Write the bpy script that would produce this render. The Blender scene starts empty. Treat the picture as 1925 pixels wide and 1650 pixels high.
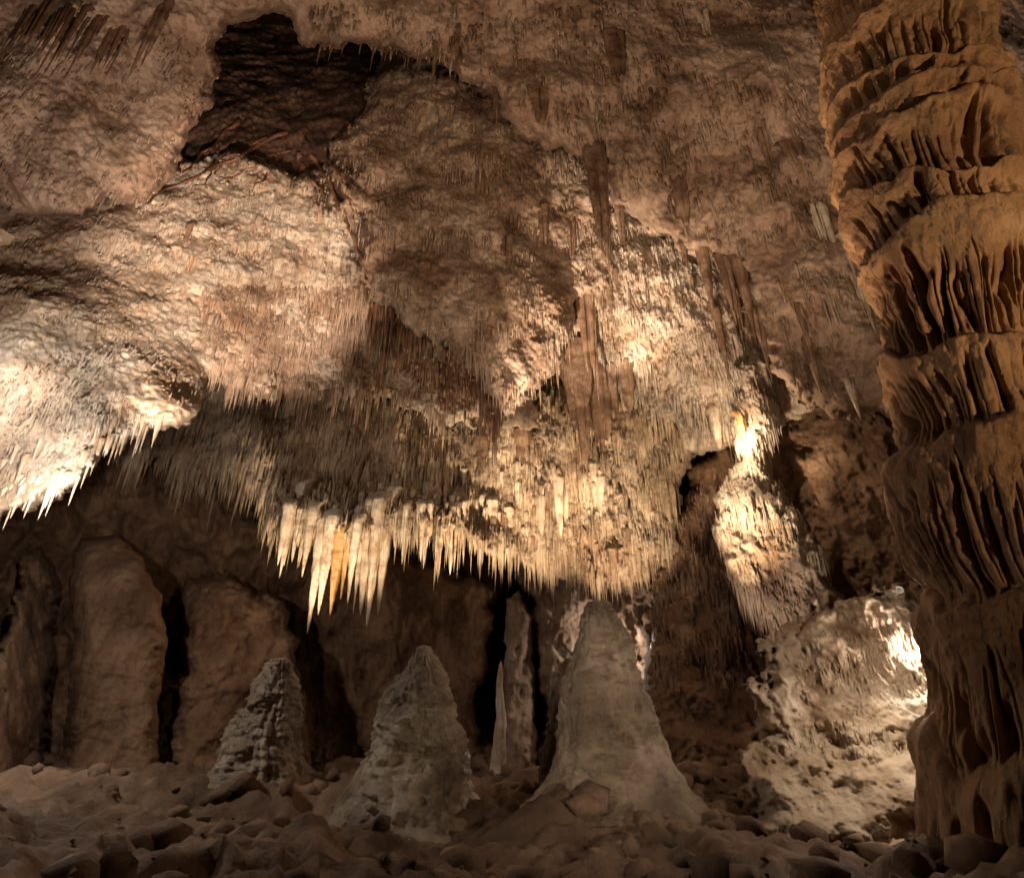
import bpy, math, random
import numpy as np

# ------------------------------------------------------------------ camera
TH = math.radians(28.0); FPX = 1068.0; CX, CY = 962.0, 640.0
CT, ST = math.cos(TH), math.sin(TH)
EYE = np.array([0.0, 0.0, 1.65])
scn = bpy.context.scene
cam_d = bpy.data.cameras.new("camera"); cam = bpy.data.objects.new("camera", cam_d)
scn.collection.objects.link(cam); scn.camera = cam
cam.location = EYE; cam.rotation_euler = (math.radians(90) + TH, 0, 0)
cam_d.sensor_width = 36; cam_d.lens = FPX / 1925 * 36
cam_d.shift_y = -(825 - CY) / 1925
cam_d.clip_start = 0.05; cam_d.clip_end = 400

def at(u, v, Y):
    """world point seen at photo pixel (u, v) that lies Y metres in front of the eye"""
    k = (CY - v) / FPX
    dz = Y * (k * CT + ST) / (CT - k * ST)
    c = Y * CT + dz * ST
    return np.array([(u - CX) / FPX * c, Y, EYE[2] + dz])

# ------------------------------------------------------------------ world and lamps
world = bpy.data.worlds.new("World"); scn.world = world; world.use_nodes = True
bg = world.node_tree.nodes["Background"]
bg.inputs[0].default_value = (0.011, 0.0062, 0.0038, 1); bg.inputs[1].default_value = 1.0   # underground: no sky
vs = scn.view_settings
vs.view_transform = 'Standard'; vs.look = 'None'; vs.exposure = 0.0; vs.gamma = 1.0; vs.use_curve_mapping = False
scn.cycles.max_bounces = 5; scn.cycles.diffuse_bounces = 3; scn.cycles.use_denoising = True
scn.cycles.sample_clamp_indirect = 3.0

WARM = (1.0, 0.77, 0.52); AMBER = (1.0, 0.60, 0.26); PINK = (1.0, 0.77, 0.60); COOL = (1.0, 0.90, 0.80); CREAM = (1.0, .80, .61); FILL = (1.0, .71, .48); COLUMN_C = (1.0, .73, .46)
def lamp(kind, pos, watts, col, target=None, cone=60, blend=0.6, radius=0.12):
    d = bpy.data.lights.new("cave_light", kind); d.energy = watts; d.color = col
    if kind == 'AREA': d.shape = 'DISK'; d.size = radius
    else: d.shadow_soft_size = radius
    if kind == 'SPOT': d.spot_size = math.radians(cone); d.spot_blend = blend
    o = bpy.data.objects.new("cave_light", d); scn.collection.objects.link(o)
    o.location = pos
    if target is not None:
        from mathutils import Vector
        v = Vector(target) - Vector(pos)
        o.rotation_euler = v.to_track_quat('-Z', 'Y').to_euler()
    return o
LAMPS = [
    # kind, pos(u,v,Y), watts, colour, target(u,v,Y), cone, blend, radius
    ('POINT', (-45, 655, 11.6), 430, COOL, None, 0, 0, .10),
    ('POINT', (80, 950, 12.2), 700, COOL, None, 0, 0, .10),
    ('SPOT', (110, 1400, 6.5), 32000, PINK, (470, 490, 18.0), 36, .8, .10),
    ('SPOT', (560, 1330, 17.6), 3600, WARM, (585, 965, 20.7), 44, 1, .10),
    ('SPOT', (700, 1330, 17.6), 3200, WARM, (720, 980, 20.6), 44, 1, .10),
    ('SPOT', (880, 1330, 17.6), 6500, WARM, (880, 950, 21.6), 42, 1, .10),
    ('SPOT', (1040, 1330, 17.8), 7000, WARM, (1030, 950, 22.6), 44, 1, .10),
    ('SPOT', (1180, 1330, 18.2), 6000, WARM, (1160, 945, 23.2), 46, 1, .10),
    ('SPOT', (880, 1300, 13.0), 27000, CREAM, (1140, 540, 20.5), 34, .9, .10),
    ('SPOT', (1260, 1300, 15.5), 9000, CREAM, (1290, 560, 20.5), 34, .9, .10),
    ('POINT', (1376, 800, 19.3), 330, WARM, None, 0, 0, .08),
    ('SPOT', (1300, 1270, 15.0), 10000, WARM, (1410, 935, 20), 32, 1, .10),
    ('SPOT', (1370, 1330, 14.5), 1300, PINK, (1440, 1090, 18.8), 34, 1, .10),
    ('POINT', (1742, 1215, 12.9), 170, COOL, None, 0, 0, .08),
    ('POINT', (1640, 1195, 11.2), 190, CREAM, None, 0, 0, .08),
    ('POINT', (1158, 1215, 24.0), 160, COOL, None, 0, 0, .06),
    ('POINT', (430, 1090, 19.6), 60, WARM, None, 0, 0, .1),  # extra lamp added to lighten the wall left of the fringe
    ('SPOT', (120, 1500, 6.0), 7500, PINK, (150, 230, 13.5), 46, .9, .25),
    ('SPOT', (1400, 1560, 6.0), 800, CREAM, (1000, 1270, 13.5), 60, 1, .15),
]
lamp('SPOT', (-5.0, -8.0, .6), 9000, FILL, (-1.5, 14, 18), 58, .8, .3)  # unseen fill added behind the eye to lift the ceiling
lamp('SPOT', (17.0, 9.5, .3), 9000, PINK, tuple(at(1890, 50, 14.5)), 60, .9, .2)  # unseen lamp added to brighten the ceiling beyond the column
lamp('SPOT', (2.6, 8.8, .2), 5200, FILL, (4.2, 12.6, 16), 84, .9, .2)  # unseen fill added on the floor to brighten the near slab
COLUMN_LAMP = ((9.5, -2.0, .6), 3500, COLUMN_C, (6.2, 6.6, 8.5), 80, 1.0, .12)
lamp('SPOT', *COLUMN_LAMP[:3], COLUMN_LAMP[3], *COLUMN_LAMP[4:])
for k, p, w, c, t, cone, bl, r in LAMPS:
    lamp(k, at(*p), w, c, None if t is None else at(*t), cone, bl, r)

# ------------------------------------------------------------------ helpers
rng = np.random.default_rng(7); random.seed(7)
_perm = rng.permutation(256).astype(np.int32); _perm = np.concatenate([_perm, _perm, _perm])
_grad = rng.normal(size=(256, 3)).astype(np.float32); _grad /= np.linalg.norm(_grad, axis=1, keepdims=True)

def perlin(P):
    P = np.asarray(P, dtype=np.float32)
    i = np.floor(P).astype(np.int32); f = P - i; i &= 255
    w = f * f * f * (f * (f * 6 - 15) + 10)
    out = np.zeros(P.shape[0], np.float32)
    for dx in (0, 1):
        wx = w[:, 0] if dx else 1 - w[:, 0]
        for dy in (0, 1):
            wy = w[:, 1] if dy else 1 - w[:, 1]
            for dz in (0, 1):
                wz = w[:, 2] if dz else 1 - w[:, 2]
                h = _perm[_perm[_perm[i[:, 0] + dx] + i[:, 1] + dy] + i[:, 2] + dz]
                g = _grad[h]
                out += wx * wy * wz * (g[:, 0] * (f[:, 0] - dx) + g[:, 1] * (f[:, 1] - dy) + g[:, 2] * (f[:, 2] - dz))
    return out * 1.6

def fbm(P, s, octs=4, gain=.5, lac=2.03, ridged=False):
    P = np.asarray(P, np.float32) * np.asarray(s, np.float32) + 13.7
    a, tot = 1.0, np.zeros(P.shape[0], np.float32)
    for k in range(octs):
        n = perlin(P)
        tot += a * ((0.5 - np.abs(n)) * 1.6 if ridged else n)
        P = P * lac + 5.3; a *= gain
    return tot

def tps(ctrl):
    """smooth surface through (u, v, Y) survey points"""
    C = np.array(ctrl, float); X = C[:, :2] / 500.0; n = len(C)
    def U(r2): return np.where(r2 > 1e-12, r2 * np.log(np.maximum(r2, 1e-12)), 0) * .5
    K = U(((X[:, None] - X[None]) ** 2).sum(-1)) + np.eye(n) * 0.02
    A = np.zeros((n + 3, n + 3)); A[:n, :n] = K; A[:n, n] = 1; A[:n, n + 1:] = X; A[n, :n] = 1; A[n + 1:, :n] = X.T
    b = np.zeros(n + 3); b[:n] = C[:, 2]
    w = np.linalg.solve(A, b); lo, hi = C[:, 2].min() * .85, C[:, 2].max() * 1.1
    def f(u, v):
        q = np.stack([u, v], 1) / 500.0; out = np.empty(len(q))
        for s in range(0, len(q), 40000):
            e = slice(s, s + 40000)
            out[e] = U(((q[e, None] - X[None]) ** 2).sum(-1)) @ w[:n] + w[n] + q[e] @ w[n + 1:]
        return np.clip(out, lo, hi)
    return f

def poly_sdf(u, v, poly):
    """signed distance in pixels to a closed outline, positive inside"""
    p = np.array(poly, float); q = np.roll(p, -1, 0)
    d2 = np.full(len(u), 1e18); ins = np.zeros(len(u), bool)
    for (x0, y0), (x1, y1) in zip(p, q):
        ex, ey = x1 - x0, y1 - y0
        t = np.clip(((u - x0) * ex + (v - y0) * ey) / (ex * ex + ey * ey + 1e-9), 0, 1)
        d2 = np.minimum(d2, (u - x0 - t * ex) ** 2 + (v - y0 - t * ey) ** 2)
        if y0 != y1:
            c = ((y0 > v) != (y1 > v)) & (u < (x1 - x0) * (v - y0) / (y1 - y0) + x0)
            ins ^= c
    d = np.sqrt(d2)
    return np.where(ins, d, -d)

def mesh_np(name, verts, quads, tris=None, smooth=True):
    me = bpy.data.meshes.new(name)
    nq = len(quads); nt = 0 if tris is None else len(tris)
    me.vertices.add(len(verts)); me.vertices.foreach_set("co", np.ascontiguousarray(verts, np.float32).ravel())
    loops = np.asarray(quads, np.int32).ravel()
    if nt: loops = np.concatenate([loops, np.asarray(tris, np.int32).ravel()])
    me.loops.add(len(loops)); me.loops.foreach_set("vertex_index", loops)
    st = np.arange(nq, dtype=np.int32) * 4
    if nt: st = np.concatenate([st, nq * 4 + np.arange(nt, dtype=np.int32) * 3])
    me.polygons.add(nq + nt); me.polygons.foreach_set("loop_start", st)
    me.update(calc_edges=True)
    if smooth: me.polygons.foreach_set("use_smooth", np.ones(nq + nt, bool))
    me.validate()
    return me

def link(name, me, mat, parent=None, loc=None):
    o = bpy.data.objects.new(name, me)
    if mat is not None and not me.materials: me.materials.append(mat)
    scn.collection.objects.link(o)
    if parent is not None: o.parent = parent
    if loc is not None: o.location = loc
    return o

def tag(o, label=None, cat=None, group=None, kind=None):
    if label: o["label"] = label
    if cat: o["category"] = cat
    if group: o["group"] = group
    if kind: o["kind"] = kind
    return o

# ------------------------------------------------------------------ materials
def rock(name, light, mid, dark, stain, stain_amt=.5, streak=1.0, fine=1.0, rough=.85, bump=1.0, blotch=.45, sfreq=5.0, zs=.13, stain_shade=()):
    m = bpy.data.materials.new(name); m.use_nodes = True
    nt = m.node_tree; N = nt.nodes; L = nt.links
    b = N["Principled BSDF"]; b.inputs["Roughness"].default_value = rough
    b.inputs["Specular IOR Level"].default_value = .25 if rough > .7 else .6
    geo = N.new("ShaderNodeNewGeometry"); pos = geo.outputs["Position"]
    def noise(scale, detail, vec=pos, ro=.6):
        n = N.new("ShaderNodeTexNoise"); n.inputs["Scale"].default_value = scale
        n.inputs["Detail"].default_value = detail; n.inputs["Roughness"].default_value = ro
        L.new(vec, n.inputs["Vector"]); return n.outputs["Fac"]
    def ramp(fac, stops):
        r = N.new("ShaderNodeValToRGB"); e = r.color_ramp.elements
        e[0].position, e[0].color = stops[0][0], (*stops[0][1], 1)
        e[1].position, e[1].color = stops[-1][0], (*stops[-1][1], 1)
        for p, c in stops[1:-1]:
            x = e.new(p); x.color = (*c, 1)
        L.new(fac, r.inputs[0]); return r.outputs["Color"]
    def mix(a, bb, fac, mode='MIX'):
        x = N.new("ShaderNodeMix"); x.data_type = 'RGBA'; x.blend_type = mode
        if isinstance(fac, float): x.inputs["Factor"].default_value = fac
        else: L.new(fac, x.inputs["Factor"])
        for s, val in ((x.inputs["A"], a), (x.inputs["B"], bb)):
            if isinstance(val, tuple): s.default_value = (*val, 1)
            else: L.new(val, s)
        return x.outputs["Result"]
    mp = N.new("ShaderNodeMapping"); mp.inputs["Scale"].default_value = (1, .22 if zs < 1 else 1, zs); L.new(pos, mp.inputs["Vector"])
    st = mp.outputs["Vector"]
    base = ramp(noise(blotch, 7), [(.34, dark), (.47, mid), (.62, light)])
    stk = noise(sfreq, 6, st)
    base = mix(base, stain, ramp(stk, [(.50, (0, 0, 0)), (.70, (stain_amt,) * 3)]))
    big = ramp(noise(.22, 4), [(.52, (0, 0, 0)), (.68, (stain_amt * .8,) * 3)])
    base = mix(base, stain, big)
    pits = ramp(noise(7.0, 6, pos, .7), [(.30, (.45,) * 3), (.46, (1, 1, 1))])
    base = mix(base, pits, fine * .8 if fine < 1.25 else 1.0, 'MULTIPLY')
    def mth(op, a, bb):
        x = N.new("ShaderNodeMath"); x.operation = op
        for s, val in zip(x.inputs, (a, bb)):
            if isinstance(val, (int, float)): s.default_value = val
            else: L.new(val, s)
        return x.outputs[0]
    for pt, rad in stain_shade:                            # mineral stain plus the alcove's shade painted outward, ragged and streaky at the edge
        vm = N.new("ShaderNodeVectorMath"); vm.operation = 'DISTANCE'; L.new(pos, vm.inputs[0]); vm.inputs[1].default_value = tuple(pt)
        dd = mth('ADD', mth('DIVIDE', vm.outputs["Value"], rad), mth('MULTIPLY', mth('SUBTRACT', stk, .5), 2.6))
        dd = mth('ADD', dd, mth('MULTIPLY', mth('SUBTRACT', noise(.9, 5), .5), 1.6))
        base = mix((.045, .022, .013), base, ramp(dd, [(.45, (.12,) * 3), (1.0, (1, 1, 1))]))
    L.new(base, b.inputs["Base Color"])
    rg = N.new("ShaderNodeMapRange"); L.new(noise(.55, 3), rg.inputs[0]); rg.inputs[1].default_value = .38; rg.inputs[2].default_value = .62; rg.inputs[3].default_value = .25; rg.inputs[4].default_value = 1.25
    h = mth('ADD', mth('MULTIPLY', stk, .8 * streak), mth('MULTIPLY', noise(4.0, 9, pos, .72), 1.1 * fine))
    bp = N.new("ShaderNodeBump"); bp.inputs["Strength"].default_value = .9; bp.inputs["Distance"].default_value = .16 * bump
    L.new(mth('MULTIPLY', h, rg.outputs[0]), bp.inputs["Height"]); L.new(bp.outputs[0], b.inputs["Normal"])
    return m

ALCOVE_DARK = [(at(560, 200, 20.5), 3.6), (at(640, 340, 19), 1.9), (at(668, 450, 18.6), 1.3), (at(450, 262, 18.4), 1.9), (at(372, 330, 16.6), .9)]  # spots around the alcove darkened for its shade and its mineral streaks
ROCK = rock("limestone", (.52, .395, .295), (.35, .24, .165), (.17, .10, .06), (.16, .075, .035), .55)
ROCK_STAIN_SHADE = rock("stained_shaded_limestone", (.52, .395, .295), (.35, .24, .165), (.17, .10, .06), (.16, .075, .035), .55, stain_shade=ALCOVE_DARK[:3])
PALE_STAIN_SHADE = rock("stained_shaded_pale_limestone", (.62, .53, .43), (.50, .39, .29), (.30, .20, .13), (.26, .12, .05), .5, 1.0, 1.2, stain_shade=ALCOVE_DARK)
ROCK_PALE = rock("pale_limestone", (.62, .53, .43), (.50, .39, .29), (.30, .20, .13), (.26, .12, .05), .5, 1.0, 1.2)
ROCK_SMOOTH = rock("smooth_limestone", (.46, .335, .25), (.36, .245, .175), (.21, .13, .085), (.13, .055, .028), .5, .3, 1.0, .85, .7)
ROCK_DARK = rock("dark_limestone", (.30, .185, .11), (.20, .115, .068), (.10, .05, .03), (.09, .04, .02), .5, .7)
FLOW = rock("flowstone", (.46, .262, .122), (.37, .193, .084), (.25, .118, .048), (.19, .08, .03), .40, .3, 1.1, .6, .8, .8)
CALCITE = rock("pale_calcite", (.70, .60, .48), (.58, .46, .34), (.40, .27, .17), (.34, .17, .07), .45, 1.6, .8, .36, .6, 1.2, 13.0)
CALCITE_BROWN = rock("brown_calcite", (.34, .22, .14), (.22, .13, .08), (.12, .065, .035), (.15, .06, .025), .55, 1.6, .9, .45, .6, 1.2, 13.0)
CALCITE_RED = rock("rusty_calcite", (.26, .15, .09), (.20, .105, .06), (.12, .055, .03), (.10, .035, .015), .55, 1.6, .9, .45, .6, 1.2, 13.0)
CALCITE_ORANGE = rock("orange_calcite", (.56, .35, .16), (.46, .26, .10), (.30, .15, .055), (.26, .11, .04), .4, 1.6, .7, .45, .6, 1.2, 13.0)
FRINGE = rock("fringe_limestone", (.56, .44, .32), (.42, .31, .21), (.25, .16, .10), (.20, .10, .045), .55)
CRAG = rock("craggy_limestone", (.58, .49, .38), (.46, .36, .26), (.24, .16, .10), (.22, .12, .06), .45, .4, .9, .8, .6, .8)
ALCOVE = rock("shaded_stained_alcove_rock", (.12, .066, .042), (.07, .036, .022), (.03, .015, .010), (.05, .018, .009), .7)  # colour darkened to carry the recess's shade along with its staining
FLOOR_M = rock("cave_floor", (.26, .17, .11), (.18, .115, .072), (.10, .06, .038), (.11, .06, .035), .4, .0, 1.0, .8, .8)

# ------------------------------------------------------------------ rock sheets of the cave
SHEETS = {}
def sheet(name, poly, ctrl, mat, step=3.0, edge=26, thick=1.4, lump=.5, ridge=.35, streak=.16, grain=.06, wob=14, kind='structure', clip=(-230, -230, 2160, 1720), label=None, cat=None):
    p = np.array(poly, float)
    u0, v0 = np.maximum(p.min(0) - 10, clip[:2]); u1, v1 = np.minimum(p.max(0) + 10, clip[2:])
    nu, nv = int((u1 - u0) / step) + 2, int((v1 - v0) / step) + 2
    U, V = np.meshgrid(u0 + np.arange(nu) * step, v0 + np.arange(nv) * step)
    u, v = U.ravel(), V.ravel()
    q2 = np.stack([u, v, np.full_like(u, len(name) * 7.7)], 1)
    d = poly_sdf(u, v, poly) + wob * fbm(q2, 1 / 55.0, 4, .6)
    gv, gu = np.gradient(d.reshape(nv, nu), step); g2 = np.maximum(gu * gu + gv * gv, .2).ravel()
    out = (d < 0) & (d > -1.6 * step)                 # draw the ragged rim of cells onto the outline itself
    u = u - np.where(out, d * gu.ravel() / g2, 0); v = v - np.where(out, d * gv.ravel() / g2, 0); d0 = d; d = np.where(out, 0.0, d)
    Y = tps(ctrl)(u, v)
    P = at_np(u, v, Y)
    t = np.clip(d / edge, 0, 1)
    rs = Y / 22.0
    disp = lump * fbm(P, (.28, .28, .28) if lump < .8 else (.8, .8, .8), 3) * 1.2 - ridge * fbm(P, (.75, .75, .55), 4, .5, 2.03, True) * .8
    warp = P + .25 * np.stack([fbm(P, 1.1, 2), fbm(P + 31, 1.1, 2), np.zeros(len(P))], 1)
    cl = np.clip(fbm(P, .5, 2) + .6, 0.15, 1.5)
    if streak > 0: disp -= streak * cl * fbm(warp, (2.8, .40, .30), 3, .6, 2.1, True)
    disp -= grain * fbm(P, 4.5, 4, .65)
    Y2 = Y + disp * np.minimum(rs, 1.2) + thick * (1 - np.sqrt(np.clip(1 - (1 - t) ** 2, 0, 1)))
    P = at_np(u, v, Y2)
    keep = (d0 > -1.5 * step).reshape(nv, nu)
    fm = keep[:-1, :-1] & keep[1:, :-1] & keep[:-1, 1:] & keep[1:, 1:]
    idx = np.arange(nu * nv).reshape(nv, nu)
    quads = np.stack([idx[:-1, :-1][fm], idx[1:, :-1][fm], idx[1:, 1:][fm], idx[:-1, 1:][fm]], 1)
    used = np.unique(quads); remap = np.full(nu * nv, -1, np.int64); remap[used] = np.arange(len(used))
    SHEETS[name] = (u0, v0, step, nu, nv, P.reshape(nv, nu, 3), (d > 0).reshape(nv, nu))
    o = link(name.rstrip('0123456789'), mesh_np(name, P[used], remap[quads]), mat)
    if kind: o["kind"] = kind
    if label: tag(o, label, cat)
    return o

def at_np(u, v, Y):
    k = (CY - v) / FPX
    dz = Y * (k * CT + ST) / (CT - k * ST)
    c = Y * CT + dz * ST
    return np.stack([(u - CX) / FPX * c, Y, EYE[2] + dz], 1)

def surf(name, u, v):
    u0, v0, s, nu, nv, P, ok = SHEETS[name]
    i, j = int(round((v - v0) / s)), int(round((u - u0) / s))
    i = min(max(i, 0), nv - 1); j = min(max(j, 0), nu - 1)
    return P[i, j], bool(ok[i, j])

# the slab of ceiling nearest the eye, with the dark alcove cut into its far edge
sheet("ceiling", [(-400, -400), (2300, -400), (2300, 1000), (1700, 1000), (1690, 790), (1650, 768), (1600, 788), (1545, 778), (1500, 760), (1478, 725), (1458, 695),
      (1432, 640), (1408, 575), (1396, 515), (1340, 490), (1285, 475), (1240, 445), (1195, 418), (1150, 385), (1128, 305), (1050, 286), (1000, 264), (950, 228),
      (926, 184), (900, 162), (830, 122), (760, 99), (690, 90), (620, 87), (580, 85), (560, 72), (542, 45), (515, 30), (470, 40), (432, 52), (412, 80), (415, 125),
      (402, 190), (372, 242), (346, 290), (335, 322), (302, 362), (278, 384), (255, 380), (200, 372), (185, 385), (150, 402), (80, 412), (0, 432), (-400, 480)],
      [(-200, -200, 9), (0, 0, 11.5), (300, 0, 12), (600, 0, 13), (1000, 0, 13.5), (1400, 0, 14), (2000, 0, 15), (0, 300, 13), (200, 300, 14), (330, 250, 14.5), (0, 400, 14.6), (250, 375, 15),
       (560, 70, 13.8), (760, 90, 14.4), (900, 150, 15), (1050, 270, 15.6), (1250, 300, 16.4), (1280, 460, 17), (1390, 500, 17), (1500, 300, 15), (1480, 650, 17), (1560, 500, 15.5), (1640, 700, 15.5), (1900, 500, 15.5), (1450, 100, 13.6)],
      ROCK_SMOOTH, edge=30, thick=2.0, lump=.79, ridge=.22, streak=.08, grain=.09)
# the brown dome with its prow hanging in the middle
sheet("dome", [(730, 40), (1500, 20), (1560, 460), (1300, 500), (1160, 545), (1105, 560), (1090, 567), (1078, 605), (1070, 650), (1060, 682), (1040, 707), (1000, 735), (985, 748),
      (965, 776), (950, 797), (940, 772), (905, 714), (870, 690), (830, 652), (790, 635), (750, 602), (715, 575), (695, 550), (680, 500), (660, 440), (632, 370), (604, 310), (640, 250), (690, 170), (715, 110)],
      [(560, 60, 21), (700, 100, 20.5), (900, 150, 19), (1100, 250, 19.5), (650, 300, 19), (700, 450, 19), (800, 400, 18.5), (1000, 420, 19.8), (1150, 400, 20.5), (1400, 400, 21.5), (700, 540, 17.9), (620, 330, 18.2), (800, 620, 17.6), (900, 600, 17.6), (930, 720, 17.4), (1000, 560, 18.6),
       (950, 760, 17.5), (1040, 680, 18.6), (1085, 580, 19.6), (1160, 520, 21.4), (1300, 480, 22.3)],
      ROCK_STAIN_SHADE, edge=30, thick=2.2, lump=.79, ridge=.26, streak=.15, grain=.10)
# the bright ceiling on the left, running back under the dome
sheet("ceiling1", [(-400, 250), (200, 250), (330, 290), (480, 285), (560, 330), (640, 320), (760, 350), (900, 400), (1000, 600), (1010, 800), (950, 803), (900, 793), (845, 803), (815, 783), (780, 767), (700, 747), (600, 744), (520, 747), (470, 742),
      (420, 714), (400, 707), (388, 737), (382, 772), (370, 791), (345, 804), (300, 813), (255, 819), (235, 830), (200, 850), (175, 880), (150, 910), (120, 940), (60, 955), (0, 975), (-400, 1050)],
      [(-200, 600, 12.9), (0, 600, 13.4), (0, 750, 13.3), (90, 890, 13.1), (0, 950, 13.0), (0, 450, 15.2), (200, 420, 16.6), (190, 650, 14.6), (330, 760, 14.2), (230, 800, 13.8), (300, 500, 17), (450, 400, 18.4), (500, 550, 18.6), (420, 690, 18), (600, 720, 19.5), (600, 500, 19.6),
       (560, 320, 19.4), (480, 200, 19.5), (520, 90, 23), (700, 60, 23), (700, 660, 20.4), (850, 680, 20.8), (900, 780, 20.8), (780, 750, 20.5), (1000, 700, 22)],
      PALE_STAIN_SHADE, edge=22, thick=1.6, lump=.79, ridge=.30, streak=.10, grain=.10)
# the far dome, lit cream, right of the prow
sheet("dome1", [(900, 350), (1560, 350), (1560, 800), (1430, 850), (1300, 850), (1100, 860), (900, 860)],
      [(950, 400, 21), (1150, 450, 20.9), (1150, 560, 20.9), (1300, 480, 21.6), (1300, 650, 21.6), (1150, 700, 22), (1420, 650, 21.6), (1000, 760, 27), (1060, 790, 27.5), (1090, 860, 27), (1110, 700, 23.8), (1180, 760, 24.4), (1250, 790, 23.6), (1320, 800, 22.3), (1450, 800, 22.2), (950, 860, 26)],
      ROCK_PALE, edge=18, thick=1.2, lump=.35, ridge=.28, streak=.22)
# the stained alcove above it, its shade put into the dark rock colour
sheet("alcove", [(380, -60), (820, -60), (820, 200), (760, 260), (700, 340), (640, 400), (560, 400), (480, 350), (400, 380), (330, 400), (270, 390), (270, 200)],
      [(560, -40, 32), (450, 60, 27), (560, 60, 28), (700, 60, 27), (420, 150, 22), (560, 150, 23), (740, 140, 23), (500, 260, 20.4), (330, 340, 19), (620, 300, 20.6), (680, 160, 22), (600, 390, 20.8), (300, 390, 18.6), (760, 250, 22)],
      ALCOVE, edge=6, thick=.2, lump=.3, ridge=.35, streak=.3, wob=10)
# the low ceiling whose edge carries the long fringe
sheet("ceiling2", [(180, 690), (1420, 650), (1318, 835), (1302, 852), (1290, 880), (1270, 915), (1284, 955), (1268, 1000), (1296, 1045), (1240, 1072), (1200, 1092), (1130, 1095), (1050, 1078), (980, 1070), (940, 1040), (880, 1015), (830, 1000), (800, 990), (760, 985), (730, 990), (690, 1015),
      (640, 1010), (600, 990), (560, 975), (520, 985), (500, 975), (488, 925), (450, 905), (400, 892), (340, 878), (285, 866), (240, 880), (190, 880)],
      [(250, 760, 20.5), (330, 840, 20.6), (450, 800, 21.2), (450, 890, 21.0), (600, 800, 22.5), (600, 960, 20.6), (700, 1000, 20.4), (800, 850, 23), (800, 980, 21.2), (1000, 800, 23.4), (1000, 920, 23), (1000, 1050, 22.8), (1150, 850, 23.6), (1150, 1080, 23.6), (1250, 900, 23.6), (1250, 1050, 23.4), (1350, 700, 24)],
      ROCK, edge=18, thick=1.2, lump=.35, ridge=.32, streak=.34)
# back walls
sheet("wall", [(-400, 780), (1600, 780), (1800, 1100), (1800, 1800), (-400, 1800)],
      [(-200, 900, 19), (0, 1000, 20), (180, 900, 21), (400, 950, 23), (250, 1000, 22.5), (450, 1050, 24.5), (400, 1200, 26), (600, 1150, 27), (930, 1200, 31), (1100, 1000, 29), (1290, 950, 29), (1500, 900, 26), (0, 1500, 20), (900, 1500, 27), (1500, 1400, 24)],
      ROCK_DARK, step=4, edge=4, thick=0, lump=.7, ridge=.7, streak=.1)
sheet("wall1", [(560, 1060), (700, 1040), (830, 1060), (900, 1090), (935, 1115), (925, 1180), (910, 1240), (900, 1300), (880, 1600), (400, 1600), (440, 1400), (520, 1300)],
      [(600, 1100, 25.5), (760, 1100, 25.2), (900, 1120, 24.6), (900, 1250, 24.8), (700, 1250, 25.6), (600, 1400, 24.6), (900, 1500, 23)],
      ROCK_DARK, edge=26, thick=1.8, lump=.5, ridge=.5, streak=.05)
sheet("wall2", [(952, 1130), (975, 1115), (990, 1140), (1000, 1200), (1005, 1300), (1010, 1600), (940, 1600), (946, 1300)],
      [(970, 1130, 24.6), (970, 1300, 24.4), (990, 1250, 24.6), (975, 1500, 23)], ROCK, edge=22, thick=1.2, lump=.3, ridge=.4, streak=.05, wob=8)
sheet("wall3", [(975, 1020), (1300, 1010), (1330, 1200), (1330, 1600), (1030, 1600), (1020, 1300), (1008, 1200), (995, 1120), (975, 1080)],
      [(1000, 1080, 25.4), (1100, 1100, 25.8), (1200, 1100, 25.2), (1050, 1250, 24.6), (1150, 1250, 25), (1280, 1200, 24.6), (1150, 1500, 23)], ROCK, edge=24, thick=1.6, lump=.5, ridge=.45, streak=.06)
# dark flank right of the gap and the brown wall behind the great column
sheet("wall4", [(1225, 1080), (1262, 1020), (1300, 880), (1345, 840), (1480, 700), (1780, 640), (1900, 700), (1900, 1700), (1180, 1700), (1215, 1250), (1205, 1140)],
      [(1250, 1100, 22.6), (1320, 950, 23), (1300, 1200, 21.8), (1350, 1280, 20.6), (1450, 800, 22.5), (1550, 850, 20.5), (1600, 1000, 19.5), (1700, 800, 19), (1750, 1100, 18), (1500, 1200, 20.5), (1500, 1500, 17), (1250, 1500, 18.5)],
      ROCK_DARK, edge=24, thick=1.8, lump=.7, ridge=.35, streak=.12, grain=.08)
tag(sheet("flowstone_mound", [(1378, 690), (1420, 640), (1462, 690), (1466, 790), (1450, 850), (1462, 905), (1500, 960), (1512, 1000), (1560, 1050), (1590, 1120), (1600, 1250), (1620, 1650), (1380, 1650), (1430, 1283), (1436, 1190),
      (1370, 1095), (1342, 1010), (1350, 930), (1384, 855), (1372, 800)],
      [(1420, 700, 20.8), (1420, 800, 20.4), (1420, 880, 20.0), (1420, 960, 19.5), (1480, 1040, 19.2), (1380, 1000, 19.6), (1500, 1150, 18.6), (1520, 1280, 17.6), (1500, 1600, 14.6)],
      ROCK_PALE, edge=36, thick=2.2, lump=.4, ridge=.6, streak=.24, grain=.12, kind=None), "pale flowstone mound glowing around a hidden lamp left of the great column", "flowstone mound")
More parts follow.
